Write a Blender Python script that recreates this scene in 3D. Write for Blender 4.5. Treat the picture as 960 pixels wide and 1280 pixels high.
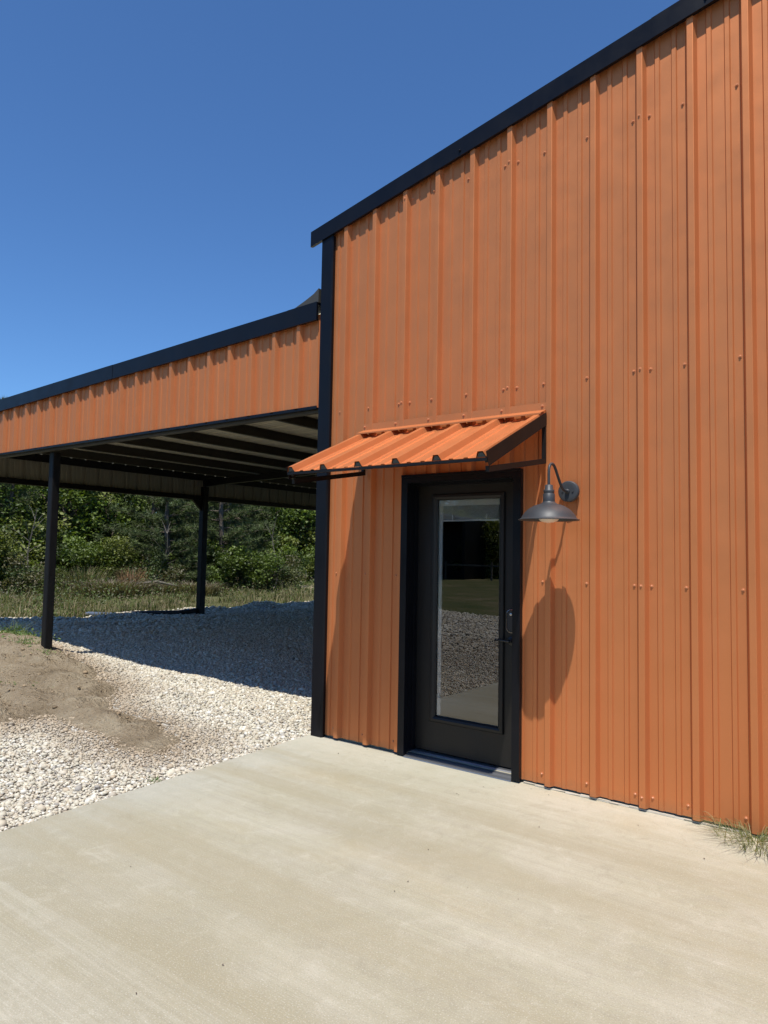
import bpy, bmesh, math, random
import numpy as np
from mathutils import Vector, Matrix
for o in list(bpy.data.objects): bpy.data.objects.remove(o)
scene = bpy.context.scene
COL = scene.collection
rnd = random.Random(7)
rng = np.random.default_rng(11)

# ------------------------------------------------------------ camera
cam = bpy.data.cameras.new('camera'); camo = bpy.data.objects.new('camera', cam); COL.objects.link(camo)
fw = Vector((-0.59392271, 0.80236946, 0.05881375)).normalized()
rt = Vector((0.80425774, 0.59401285, 0.01783882)).normalized()
up = rt.cross(fw).normalized(); rt = fw.cross(up).normalized()
m = Matrix(((rt.x, up.x, -fw.x), (rt.y, up.y, -fw.y), (rt.z, up.z, -fw.z))).to_4x4()
m.translation = Vector((4.1955, -4.4148, 1.5372))
camo.matrix_world = m
cam.sensor_fit = 'HORIZONTAL'; cam.sensor_width = 36; cam.lens = 861.96/960*36
cam.clip_start = .05; cam.clip_end = 3000
scene.camera = camo

# ------------------------------------------------------------ light and exposure
S = Vector((.48, -1.0, 2.4)).normalized()
elev = math.asin(S.z); azim = math.atan2(S.x, S.y)
world = bpy.data.worlds.new('World'); scene.world = world; world.use_nodes = True
wn = world.node_tree; bg = wn.nodes['Background']
sky = wn.nodes.new('ShaderNodeTexSky'); sky.sky_type = 'NISHITA'; sky.sun_disc = False
sky.sun_elevation = elev; sky.sun_rotation = azim; sky.altitude = 200
sky.air_density = 1.0; sky.dust_density = .1; sky.ozone_density = 6
tone = wn.nodes.new('ShaderNodeMix'); tone.data_type = 'RGBA'; tone.blend_type = 'MULTIPLY'; tone.inputs[0].default_value = 1
tone.inputs[7].default_value = (.69, .945, 1.17, 1)      # deep clear-day blue
wn.links.new(sky.outputs[0], tone.inputs[6]); wn.links.new(tone.outputs[2], bg.inputs[0]); bg.inputs[1].default_value = .112
sun = bpy.data.lights.new('sun', 'SUN'); sun.energy = 5.0; sun.angle = math.radians(.53); sun.color = (1, .955, .88)
suno = bpy.data.objects.new('sun', sun); COL.objects.link(suno)
suno.rotation_euler = (-S).to_track_quat('-Z', 'Y').to_euler(); suno.location = (6, -12, 30)
vs = scene.view_settings
vs.view_transform = 'Standard'; vs.look = 'None'; vs.exposure = .2; vs.gamma = 1; vs.use_curve_mapping = False

# ------------------------------------------------------------ materials
def mat(name, col=(.5, .5, .5), rough=.6, metal=0, spec=.5):
    m = bpy.data.materials.new(name); m.use_nodes = True
    b = m.node_tree.nodes['Principled BSDF']
    b.inputs['Base Color'].default_value = (*col, 1); b.inputs['Roughness'].default_value = rough
    b.inputs['Metallic'].default_value = metal; b.inputs['Specular IOR Level'].default_value = spec
    return m
class N:
    def __init__(s, m): s.t = m.node_tree; s.b = s.t.nodes['Principled BSDF']; s.co = s.t.nodes.new('ShaderNodeTexCoord')
    def n(s, k, **kw):
        x = s.t.nodes.new(k)
        for a, v in kw.items(): setattr(x, a, v)
        return x
    def l(s, a, b): s.t.links.new(a, b)
    def mapping(s, sc=(1, 1, 1), rot=(0, 0, 0)):
        x = s.n('ShaderNodeMapping'); x.inputs['Scale'].default_value = sc; x.inputs['Rotation'].default_value = rot
        s.l(s.co.outputs['Object'], x.inputs[0]); return x.outputs[0]
    def noise(s, scale, detail=4, rough=.55, vec=None, dist=0):
        x = s.n('ShaderNodeTexNoise'); x.inputs['Scale'].default_value = scale; x.inputs['Detail'].default_value = detail
        x.inputs['Roughness'].default_value = rough; x.inputs['Distortion'].default_value = dist
        s.l(vec if vec else s.co.outputs['Object'], x.inputs['Vector']); return x.outputs['Fac']
    def ramp(s, fac, pts):
        x = s.n('ShaderNodeValToRGB'); e = x.color_ramp.elements
        while len(e) < len(pts): e.new(.5)
        for i, (p, c) in enumerate(pts):
            e[i].position = p; e[i].color = (*c, 1) if not isinstance(c, (int, float)) else (c, c, c, 1)
        s.l(fac, x.inputs[0]); return x.outputs[0]
    def mix(s, fac, a, b, mode='MIX'):
        x = s.n('ShaderNodeMix', data_type='RGBA', blend_type=mode)
        for i, v in ((0, fac), (6, a), (7, b)):
            if hasattr(v, 'is_output') or isinstance(v, bpy.types.NodeSocket): s.l(v, x.inputs[i])
            else: x.inputs[i].default_value = v if i == 0 else (*v, 1)
        return x.outputs[2]
    def math(s, op, a, b=0.0, clamp=False):
        x = s.n('ShaderNodeMath', operation=op, use_clamp=clamp)
        for i, v in ((0, a), (1, b)):
            if isinstance(v, bpy.types.NodeSocket): s.l(v, x.inputs[i])
            else: x.inputs[i].default_value = v
        return x.outputs[0]
    def bump(s, h, strength=.3, dist=.01, prev=None):
        x = s.n('ShaderNodeBump'); x.inputs['Strength'].default_value = strength; x.inputs['Distance'].default_value = dist
        s.l(h, x.inputs['Height'])
        if prev: s.l(prev, x.inputs['Normal'])
        s.l(x.outputs[0], s.b.inputs['Normal']); return x.outputs[0]
    def color(s, c): s.l(c, s.b.inputs['Base Color'])
    def rough(s, c): s.l(c, s.b.inputs['Roughness'])

def painted(name, col, rough=.4, spec=.5, var=.05, dust=(.5, .4, .3), metal=0, dustf=.12, foot=False):
    m = mat(name, col, rough, metal, spec); t = N(m)
    a = t.noise(1.3, 4); d = t.noise(9, 5, .6, t.mapping((1, 1, .25)))
    lo = tuple(c*(1-var) for c in col); hi = tuple(min(1, c*(1+var)) for c in col)
    c1 = t.ramp(a, [(.3, lo), (.7, hi)])
    dm = t.ramp(d, [(.5, 0), (.8, dustf)])
    t.color(t.mix(dm, c1, dust))
    r = t.ramp(t.noise(5, 4), [(.3, rough-.05), (.7, rough+.08)]); t.rough(r)
    w = t.noise(3.2, 2, .5, t.mapping((1, 1, .12)))
    t.bump(w, .35, .007)
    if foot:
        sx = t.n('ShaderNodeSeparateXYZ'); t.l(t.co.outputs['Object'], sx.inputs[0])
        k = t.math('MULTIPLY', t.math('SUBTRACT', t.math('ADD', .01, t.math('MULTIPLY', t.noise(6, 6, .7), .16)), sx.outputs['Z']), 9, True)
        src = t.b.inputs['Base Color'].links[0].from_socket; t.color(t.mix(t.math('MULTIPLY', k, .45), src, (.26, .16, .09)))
    return m
M = {}
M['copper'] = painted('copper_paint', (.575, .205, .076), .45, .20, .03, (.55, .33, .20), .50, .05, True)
M['black'] = painted('black_trim_paint', (.004, .0045, .007), .33, .22, .2, (.05, .05, .05), 0, .06)
M['steel'] = painted('black_steel', (.005, .005, .0055), .5, .3, .2, (.06, .05, .04), 0, .1)
M['door'] = painted('dark_door_paint', (.0085, .0075, .007), .42, .35, .1, (.05, .045, .04), 0, .08)
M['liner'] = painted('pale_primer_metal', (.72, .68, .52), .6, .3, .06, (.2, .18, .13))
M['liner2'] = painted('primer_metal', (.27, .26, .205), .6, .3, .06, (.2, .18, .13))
M['galv'] = painted('galvanized_steel', (.045, .042, .034), .5, .5, .1, (.15, .13, .1))
M['lamp'] = painted('charcoal_lamp_paint', (.036, .040, .046), .5, .45, .08, (.10, .105, .11))
M['screw'] = mat('screw_paint', (.52, .20, .085), .35, 0, .4)
M['white'] = mat('white_vinyl', (.86, .86, .82), .5)
M['foam'] = mat('grey_foam', (.06, .065, .06), .8)
M['bulb'] = mat('opal_glass', (.75, .62, .52), .3)
M['chrome'] = mat('satin_nickel', (.5, .47, .45), .3, 1)
M['threshold'] = mat('aluminium', (.32, .33, .35), .42, .85)
M['caulk'] = mat('pale_mortar', (.44, .41, .34), .9)
M['plastic'] = mat('black_plastic_pipe', (.012, .012, .014), .45)
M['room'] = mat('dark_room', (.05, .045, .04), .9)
M['bark'] = mat('bark', (.10, .075, .055), .9); t = N(M['bark']); h = t.noise(14, 5, .6, t.mapping((1, 1, .2)))
t.color(t.ramp(h, [(.3, (.045, .035, .028)), (.7, (.17, .135, .10))])); t.bump(h, .6, .03)
M['greybark'] = mat('pale_bark', (.2, .18, .15), .9); t = N(M['greybark']); h = t.noise(8, 4, .6, t.mapping((1, 1, .3)))
t.color(t.ramp(h, [(.3, (.08, .07, .055)), (.7, (.18, .16, .13))]))

def tone_mat(name, rough=.6, spec=.3, transl=0):
    m = mat(name, (.5, .5, .5), rough, 0, spec); t = N(m)
    a = t.n('ShaderNodeAttribute', attribute_name='tint'); t.color(a.outputs['Color'])
    if transl:
        tr = t.n('ShaderNodeBsdfTranslucent'); mx = t.n('ShaderNodeMixShader'); mx.inputs[0].default_value = transl
        g = t.mix(1.0, a.outputs['Color'], (1.25, 1.35, .55), 'MULTIPLY'); t.l(g, tr.inputs[0])
        out = t.t.nodes['Material Output']
        t.l(t.b.outputs[0], mx.inputs[1]); t.l(tr.outputs[0], mx.inputs[2]); t.l(mx.outputs[0], out.inputs[0])
    return m
M['leaf'] = tone_mat('leaves', .5, .35, .3)
M['needle'] = tone_mat('pine_needles', .55, .3, .15)
M['grassblade'] = tone_mat('grass_blades', .7, .2, .3)
M['stone'] = tone_mat('crushed_limestone', .85, .25)
t = N(M['stone']); t.bump(t.noise(120, 3), .3, .004)

# concrete: broom lines along x, mottling, finishing strips
m = M['concrete'] = mat('broomed_concrete', (.42, .40, .33), .85, 0, .3); t = N(m)
big = t.noise(.55, 5, .6, None, .6); mid = t.noise(2.6, 6, .65, None, .8); fine = t.noise(90, 3, .6)
streak = t.noise(1.0, 5, .6, t.mapping((.35, 26, 1), (0, 0, .03)))
streak2 = t.noise(1.0, 3, .6, t.mapping((.8, 110, 1), (0, 0, .03)))
c = t.ramp(big, [(.30, (.35, .325, .235)), (.52, (.41, .388, .29)), (.72, (.48, .46, .37))])
c = t.mix(t.ramp(mid, [(.42, 0), (.68, .55)]), c, (.50, .475, .41))
c = t.mix(t.ramp(mid, [(.30, .45), (.42, 0)]), c, (.345, .325, .27))
c = t.mix(t.ramp(streak, [(.38, .40), (.6, 0)]), c, (.36, .335, .265))
c = t.mix(t.ramp(streak2, [(.35, .28), (.6, 0)]), c, (.32, .30, .25))
sx = t.n('ShaderNodeSeparateXYZ'); t.l(t.co.outputs['Object'], sx.inputs[0])
# trowelled strips: y below -2.78 is coarser and paler
yy = t.math('ADD', sx.outputs['Y'], t.math('MULTIPLY', sx.outputs['X'], -.045))
wob = t.math('MULTIPLY', t.math('SUBTRACT', t.noise(3, 2), .5), .05)
yy = t.math('ADD', yy, wob)
strip = t.math('MULTIPLY', t.math('SUBTRACT', -2.845, yy), 60, True)
st3 = t.noise(1.0, 2, .5, t.mapping((.6, 55, 1), (0, 0, .045)))
coarse = t.ramp(st3, [(.35, (.37, .35, .285)), (.5, (.43, .41, .34)), (.66, (.49, .47, .40))])
c = t.mix(t.math('MULTIPLY', strip, .45), c, coarse)
# damp grey cast near the open edge of the slab
edge = t.math('MULTIPLY', t.math('SUBTRACT', .75, t.math('ADD', sx.outputs['X'], t.math('MULTIPLY', mid, -.3))), 2.2, True)
c = t.mix(t.math('MULTIPLY', edge, .45), c, (.44, .45, .42))
# worn pale band near the wall, ochre stains
band = t.math('MULTIPLY', t.math('ADD', sx.outputs['Y'], t.math('ADD', 1.25, t.math('MULTIPLY', big, -1.0))), 1.6, True)
c = t.mix(t.math('MULTIPLY', band, .40), c, (.60, .575, .475))
st = t.noise(.9, 4, .55, t.mapping((1, 1.6, 1), (0, 0, .7)))
c = t.mix(t.ramp(st, [(.56, 0), (.74, .45)]), c, (.40, .335, .205))
far_ = t.math('MULTIPLY', t.math('SUBTRACT', t.math('ADD', -1.35, t.math('MULTIPLY', t.noise(.8, 5, .6), -1.0)), t.math('ADD', sx.outputs['Y'], t.math('MULTIPLY', strip, .9))), .9, True)
c = t.mix(t.math('MULTIPLY', far_, .62), c, (.345, .315, .232))
bl = t.noise(7.5, 6, .7, None, 1.2); c = t.mix(t.ramp(bl, [(.54, 0), (.70, .30)]), c, (.60, .575, .50)); c = t.mix(t.ramp(bl, [(.30, .45), (.45, 0)]), c, (.30, .275, .21))
wide = t.noise(1.0, 4, .6, t.mapping((.22, 2.4, 1), (0, 0, .03))); c = t.mix(t.ramp(wide, [(.38, .55), (.50, 0)]), c, (.345, .31, .215)); c = t.mix(t.ramp(wide, [(.54, 0), (.66, .30)]), c, (.54, .52, .44))
spk = t.ramp(t.noise(150, 3, .6), [(.34, .6), (.45, 0)])
c = t.mix(spk, c, (.28, .26, .22)); 
spl = t.ramp(t.noise(170, 2, .5), [(.56, 0), (.70, .5)])
c = t.mix(spl, c, (.62, .60, .54)); t.color(t.mix(1.0, c, (.885, .87, .815), 'MULTIPLY'))
n1 = t.bump(t.math('ADD', t.math('MULTIPLY', streak2, 1.0), t.math('MULTIPLY', fine, .6)), .30, .004)
n1 = t.bump(t.math('MULTIPLY', st3, strip), .3, .003, n1)

# gravel bed under the loose stones, also seen far off without them
def gravelmat(name):
    m = mat(name, (.5, .47, .41), .9, 0, .25); t = N(m)
    v = t.n('ShaderNodeTexVoronoi'); v.inputs['Scale'].default_value = 34; t.l(t.co.outputs['Object'], v.inputs['Vector'])
    hv = t.n('ShaderNodeSeparateColor'); t.l(v.outputs['Color'], hv.inputs[0])
    c = t.ramp(hv.outputs[0], [(0, (.36, .32, .26)), (.35, (.50, .46, .39)), (.7, (.60, .57, .50)), (1, (.70, .68, .62))])
    dk = t.ramp(v.outputs['Distance'], [(.35, 0), (.75, .75)]); c = t.mix(dk, c, (.15, .125, .095))
    c = t.mix(t.ramp(t.noise(.9, 4), [(.45, 0), (.75, .4)]), c, (.36, .30, .22)); t.color(c)
    inv = t.math('SUBTRACT', 1.0, v.outputs['Distance'])
    t.bump(inv, .9, .03); return m
M['gravel'] = gravelmat('gravel_bed')
m = M['dirt'] = mat('dry_clay_dirt', (.26, .2, .135), .95, 0, .2); t = N(m)
a = t.noise(2.2, 6, .65, None, .5); b = t.noise(26, 5, .65)
c = t.ramp(a, [(.3, (.22, .165, .10)), (.5, (.35, .275, .18)), (.7, (.46, .385, .265))])
c = t.mix(t.ramp(b, [(.5, 0), (.72, .5)]), c, (.40, .34, .26)); c = t.mix(t.ramp(b, [(.28, .6), (.42, 0)]), c, (.12, .085, .055))
t.color(c); t.bump(t.math('ADD', b, t.math('MULTIPLY', a, 2.0)), 1.0, .09)
m = M['soil'] = mat('grassy_soil', (.1, .1, .05), .95, 0, .1); t = N(m)
a = t.noise(.5, 6, .65); b = t.noise(9, 5, .7)
c = t.ramp(a, [(.3, (.062, .08, .028)), (.5, (.105, .105, .045)), (.7, (.19, .15, .09))])
c = t.mix(t.ramp(b, [(.45, 0), (.7, .6)]), c, (.05, .065, .02)); t.color(c); t.bump(b, .8, .05)
M['sand'] = mat('sandy_path', (.46, .36, .25), .95); t = N(M['sand'])
t.color(t.ramp(t.noise(3, 6), [(.35, (.36, .27, .18)), (.7, (.52, .43, .31))]))

# ------------------------------------------------------------ object helpers
def link(o, parent=None):
    COL.objects.link(o)
    if parent is not None:
        o.parent = parent
        o.matrix_parent_inverse = Matrix.Translation(-Vector(parent_world(parent)))
    return o
WLOC = {}
def parent_world(p):
    v = Vector(p.location)
    if p.parent is not None: v = v + parent_world(p.parent)*0
    return v
def tag(o, label=None, cat=None, group=None, kind=None):
    if label: o['label'] = label
    if cat: o['category'] = cat
    if group: o['group'] = group
    if kind: o['kind'] = kind
    return o
def thing(name, label, cat, loc=(0, 0, 0), group=None):
    o = bpy.data.objects.new(name, None); COL.objects.link(o); o.location = loc; o.empty_display_size = .2
    return tag(o, label, cat, group)
def obj(name, bm, m, parent=None, smooth=False):
    """mesh in world coordinates, kept in place under a parent that may stand elsewhere"""
    me = bpy.data.meshes.new(name)
    bmesh.ops.recalc_face_normals(bm, faces=bm.faces)
    bm.to_mesh(me); bm.free(); me.materials.append(m)
    if smooth: me.polygons.foreach_set('use_smooth', [True]*len(me.polygons))
    o = bpy.data.objects.new(name, me); COL.objects.link(o)
    if parent is not None:
        o.parent = parent
        if parent.type == 'EMPTY': o.matrix_parent_inverse = Matrix.Translation(-parent.location)
    return o
def box(bm, x0, x1, y0, y1, z0, z1):
    v = [bm.verts.new(p) for p in ((x0, y0, z0), (x1, y0, z0), (x1, y1, z0), (x0, y1, z0), (x0, y0, z1), (x1, y0, z1), (x1, y1, z1), (x0, y1, z1))]
    for f in ((0, 3, 2, 1), (4, 5, 6, 7), (0, 1, 5, 4), (1, 2, 6, 5), (2, 3, 7, 6), (3, 0, 4, 7)): bm.faces.new([v[i] for i in f])
    return v
def bevel(bm, w=.003, seg=2):
    bmesh.ops.bevel(bm, geom=[e for e in bm.edges], offset=w, segments=seg, affect='EDGES', profile=.6, clamp_overlap=True)
def prism(bm, pts, axis, a, b):
    """polygon pts (2D) extruded along axis index from a to b"""
    def P(p, t):
        l = [p[0], p[1]]; l.insert(axis, t); return l
    A = [bm.verts.new(P(p, a)) for p in pts]; B = [bm.verts.new(P(p, b)) for p in pts]
    n = len(pts); bm.faces.new(A); bm.faces.new(B[::-1])
    for i in range(n): bm.faces.new((A[i], B[i], B[(i+1) % n], A[(i+1) % n]))
def tube(bm, path, r, n=12, caps=True):
    path = [Vector(p) for p in path]; rings = []
    rr = r if isinstance(r, (list, tuple)) else [r]*len(path)
    ref = Vector((1, 0, 0)) if abs((path[1]-path[0]).normalized().x) < .9 else Vector((0, 1, 0))
    for i, p in enumerate(path):
        d = (path[min(i+1, len(path)-1)]-path[max(i-1, 0)]).normalized()
        a = (ref-d*ref.dot(d)).normalized(); ref = a; b = d.cross(a)
        rings.append([bm.verts.new(p+rr[i]*(math.cos(2*math.pi*k/n)*a+math.sin(2*math.pi*k/n)*b)) for k in range(n)])
    for A, B in zip(rings, rings[1:]):
        for k in range(n): bm.faces.new((A[k], A[(k+1) % n], B[(k+1) % n], B[k]))
    if caps: bm.faces.new(rings[0][::-1]); bm.faces.new(rings[-1])
def lathe(bm, prof, c, n=48, cap0=False, cap1=False, axis='z'):
    rings = []
    for r, z in prof:
        R = []
        for k in range(n):
            a = 2*math.pi*k/n
            if axis == 'z': R.append(bm.verts.new((c[0]+r*math.cos(a), c[1]+r*math.sin(a), z)))
            else: R.append(bm.verts.new((c[0]+r*math.cos(a), z, c[2]+r*math.sin(a))))
        rings.append(R)
    for A, B in zip(rings, rings[1:]):
        for k in range(n): bm.faces.new((A[k], A[(k+1) % n], B[(k+1) % n], B[k]))
    if cap0: bm.faces.new(rings[0])
    if cap1: bm.faces.new(rings[-1])
def soup(name, verts, faces, tint, m, parent=None, nside=None, smooth=False):
    """numpy triangle/quad soup with one colour per vertex"""
    verts = np.asarray(verts, np.float32); faces = np.asarray(faces, np.int32); nf, k = faces.shape
    me = bpy.data.meshes.new(name)
    me.vertices.add(len(verts)); me.vertices.foreach_set('co', verts.ravel())
    me.loops.add(nf*k); me.loops.foreach_set('vertex_index', faces.ravel())
    me.polygons.add(nf); me.polygons.foreach_set('loop_start', np.arange(0, nf*k, k, dtype=np.int32))
    me.polygons.foreach_set('loop_total', np.full(nf, k, np.int32))
    if tint is not None:
        a = me.color_attributes.new('tint', 'FLOAT_COLOR', 'POINT')
        c = np.ones((len(verts), 4), np.float32); c[:, :3] = tint; a.data.foreach_set('color', c.ravel())
    if smooth: me.polygons.foreach_set('use_smooth', np.ones(nf, bool))
    me.update(calc_edges=True); me.materials.append(m)
    if parent == 'mesh': return me
    o = bpy.data.objects.new(name, me); COL.objects.link(o)
    if parent is not None: o.parent = parent
    return o

# ------------------------------------------------------------ ground heights
def vnoise(x, y, s, seed=0):
    x = x/s+seed*17.3; y = y/s+seed*9.1
    xi = np.floor(x).astype(np.int64); yi = np.floor(y).astype(np.int64); fx = x-xi; fy = y-yi
    fx = fx*fx*(3-2*fx); fy = fy*fy*(3-2*fy)
    def h(a, b):
        n = (a*374761393+b*668265263+seed*974711) & 0xffffffff
        n = ((n ^ (n >> 13))*1274126177) & 0xffffffff
        return ((n ^ (n >> 16)) & 0xffff)/65535.0
    return (h(xi, yi)*(1-fx)+h(xi+1, yi)*fx)*(1-fy)+(h(xi, yi+1)*(1-fx)+h(xi+1, yi+1)*fx)*fy-.5
def fbm(x, y, s, seed=0, o=3): return sum(vnoise(x, y, s/2**i, seed+i)/2**i for i in range(o))
def sstep(a, b, x): t_ = np.clip((x-a)/(b-a), 0, 1); return t_*t_*(3-2*t_)
def slab_x(y): return .205-.033*y
def ground_h(x, y):
    x = np.asarray(x, float); y = np.asarray(y, float)
    away = np.clip(-(x-.1)/1.5, 0, 1)
    h = -.022+away*(.05*fbm(x, y, 2.2, 3)+.02*fbm(x, y, .6, 5))
    h = h+.19*np.exp(-((x+4.9)/1.5)**2-((y-.05)/.75)**2)
    h = h+.12*sstep(-3.2, -7, x)*(1-sstep(1.5, 4, y))
    h = h+.13*np.exp(-((x+9.55+.5*fbm(x, y, 2, 8))/.45)**2)*sstep(0, 3, y)*(.7+fbm(x, y, 1.2, 9))
    h = h+.05*np.exp(-((x+8.2)/.3)**2)*sstep(1, 3, y)
    return h
POLY = [(-9.5, .95), (-6.4, .62), (-5.1, .62), (-3.9, .36), (-2.9, .14), (-2.3, -.18), (-1.75, -.7), (-1.0, -.66), (-.5, -.75), (-.3, -1.1), (-.75, -1.2), (-1.25, -1.08),
        (-1.7, -1.0), (-2.0, -1.05), (-2.0, -1.65), (-3.2, -2.6), (-6, -3.5), (-9.5, -3.5)]
def poly_sd(x, y):
    """signed distance to the dirt patch outline, positive inside"""
    x = np.asarray(x, float); y = np.asarray(y, float); d = np.full(x.shape, 1e9); ins = np.zeros(x.shape, bool)
    n = len(POLY)
    for i in range(n):
        ax, ay = POLY[i]; bx, by = POLY[(i+1) % n]
        t_ = np.clip(((x-ax)*(bx-ax)+(y-ay)*(by-ay))/((bx-ax)**2+(by-ay)**2), 0, 1)
        d = np.minimum(d, np.hypot(x-ax-t_*(bx-ax), y-ay-t_*(by-ay)))
        c = ((ay > y) != (by > y)) & (x < (bx-ax)*(y-ay)/(by-ay+1e-12)+ax); ins ^= c
    return np.where(ins, d, -d)
def dirt_mask(x, y):
    s = poly_sd(x, y)+.16*fbm(x, y, .5, 21)
    return s
def sheet(name, xs, ys, hf, m, keep=None, kind='structure'):
    X, Y = np.meshgrid(xs, ys); Z = hf(X, Y)
    V = np.stack([X, Y, Z], -1).reshape(-1, 3); nx = len(xs); ny = len(ys)
    i = np.arange(nx-1); j = np.arange(ny-1); I, J = np.meshgrid(i, j); a = (J*nx+I).ravel()
    F = np.stack([a, a+1, a+1+nx, a+nx], -1)
    if keep is not None:
        c = V[F].mean(1); F = F[keep(c[:, 0], c[:, 1])]
    used, inv = np.unique(F, return_inverse=True)
    o = soup(name, V[used], inv.reshape(-1, 4), None, m, smooth=True); o['kind'] = kind; return o
def axis_(a, b, step, far):
    core = np.arange(a, b+step, step); g = np.array([.5, 1.2, 2.2, 4, 7, 12, 20, 35, 60, 100, 170, 300, 600, 1200])*far
    return np.concatenate([a-g[::-1], core, b+g])
ground = sheet('ground', axis_(-26, 6, .25, 1), axis_(-6, 30, .25, 1), lambda x, y: ground_h(x, y)-.03, M['soil'])
def gravel_keep(x, y):
    e = .35*fbm(x, y, 1.1, 31)
    left = x > -9.9+e
    return left & (x < .42) & (y > -10.9+e) & (y < 14+e)
sheet('gravel_yard', np.arange(-11.2, .5, .1), np.arange(-12, 15, .1), lambda x, y: ground_h(x, y)-.006, M['gravel'], gravel_keep)
sheet('gravel_road', np.arange(.42, 30, 1.0), np.arange(-10.9, -8.9, .5), lambda x, y: ground_h(x, y)-.006, M['gravel'])
def dirt_h(x, y):
    s = dirt_mask(x, y); a = np.clip(s/.25, -1, 1)
    r1_ = fbm(x*.5+y*.35, y*2.2-x*.3, .5, 41); rut = .085*r1_-.055*np.exp(-(r1_/.05)**2)+.045*fbm(x, y, .14, 44)
    return ground_h(x, y)-.002+.065*np.clip(a, -1, 1)+rut*np.clip(a+.05, 0, 1)
sheet('dirt_patch', np.arange(-9.8, .1, .05), np.arange(-3.8, 1.4, .05), dirt_h, M['dirt'], lambda x, y: dirt_mask(x, y) > -.12)
px_ = np.arange(-30, -8, .4)
def path_keep(x, y):
    c = 17.2+.62*(-(x+16.5)); c = c+1.2*np.sin(x*.35); return np.abs(y-c) < .8+.3*fbm(x, y, 1.5, 3)
sheet('sandy_path', np.arange(-30, -9, .25), np.arange(9, 34, .25), lambda x, y: ground_h(x, y)+.01, M['sand'], path_keep)

# slab
bm = bmesh.new()
pts = [(slab_x(.03), .03), (slab_x(-8.8), -8.8), (24, -8.8), (24, .03)]
prism(bm, pts, 2, -.14, 0)
bevel(bm, .008, 2)
tag(obj('concrete_slab', bm, M['concrete']), kind='structure')

# ------------------------------------------------------------ loose gravel
def ico():
    bm = bmesh.new(); bmesh.ops.create_icosphere(bm, subdivisions=1, radius=1)
    v = np.array([q.co[:] for q in bm.verts]); f = np.array([[q.index for q in p.verts] for p in bm.faces]); bm.free(); return v, f
IV, IF = ico()
def scatter_stones(name, P, size, label, tintf):
    n = len(P); protos = []
    for _ in range(10):
        s = np.array([1, rng.uniform(.6, .9), rng.uniform(.4, .7)])
        protos.append(IV*s*(1+rng.uniform(-.26, .22, (len(IV), 1))))
    protos = np.array(protos); pi = rng.integers(0, 10, n)
    V = protos[pi]*size[:, None, None]
    a = rng.uniform(0, 2*np.pi, n); b = rng.normal(0, .45, n)
    ca, sa, cb, sb = np.cos(a), np.sin(a), np.cos(b), np.sin(b)
    x, y, z = V[..., 0], V[..., 1], V[..., 2]
    y2 = y*cb[:, None]-z*sb[:, None]; z2 = y*sb[:, None]+z*cb[:, None]
    x3 = x*ca[:, None]-y2*sa[:, None]; y3 = x*sa[:, None]+y2*ca[:, None]
    V = np.stack([x3+P[:, :1], y3+P[:, 1:2], z2+P[:, 2:3]], -1).reshape(-1, 3)
    k = len(IV); F = (IF[None]+(np.arange(n)*k)[:, None, None]).reshape(-1, 3)
    T = np.repeat(tintf(P, n), k, 0)
    o = soup(name, V, F, T, M['stone']); return tag(o, label, 'gravel', kind='stuff')
def region(n, x0, x1, y0, y1):
    return rng.uniform(x0, x1, n), rng.uniform(y0, y1, n)
pts = []; sizes = []
CX, CY = 4.2, -4.4
for (x0, x1, y0, y1, dens, s0) in ((-6.5, .45, -5, 13.2, 3500, .0108), (-10.2, -6.5, -5, 13.2, 1000, .018), (-7, .4, -11, -5, 650, .023)):
    n = int((x1-x0)*(y1-y0)*dens); x, y = region(n, x0, x1, y0, y1)
    d = np.hypot(x-CX, y-CY); p = np.clip(1.15-(d-6)/14, .28, 1)
    keep = (rng.random(n) < p) & gravel_keep(x, y) & (x < slab_x(y)-.012+.02*rng.random(n)*0) & ~((x > .05) & (y > .1))
    dm = dirt_mask(x, y); keep &= rng.random(n) < np.clip(.5-dm/.28, .035, 1)
    keep &= ~((y < -3.4) & (y > -5) & (rng.random(n) < .45))
    x, y, d = x[keep], y[keep], d[keep]
    sz = s0*np.exp(rng.normal(0, .36, len(x)))*(1+np.clip((d-6)/14, 0, .6)); sz = np.clip(sz, .006, .05)
    sz *= np.where((dirt_mask(x, y) > -.35), .8, 1)
    z = ground_h(x, y)+sz*rng.uniform(-.05, .45, len(x))
    pts.append(np.stack([x, y, z], -1)); sizes.append(sz)
P = np.concatenate(pts); SZ = np.concatenate(sizes)
def st_tint(P, n):
    base = .93*np.array([[.61, .565, .445], [.54, .48, .37], [.70, .665, .57], [.47, .395, .29], [.40, .375, .33], [.57, .51, .41]])
    c = base[rng.choice(6, n, p=[.34, .2, .22, .07, .07, .10])]*rng.uniform(.8, 1.12, (n, 1))
    w = np.clip((dirt_mask(P[:, 0], P[:, 1])+.55)/.6, 0, .85)[:, None]
    pt = np.clip(fbm(P[:, 0], P[:, 1], 1.6, 77)*1.6, 0, .4)[:, None]; w = np.maximum(w, pt*.6)
    return c*(1-w)+np.array([.36, .28, .19])*w*rng.uniform(.8, 1.2, (n, 1))
scatter_stones('gravel', P, SZ, 'pale crushed limestone gravel covering the yard beside the slab', st_tint)

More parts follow.
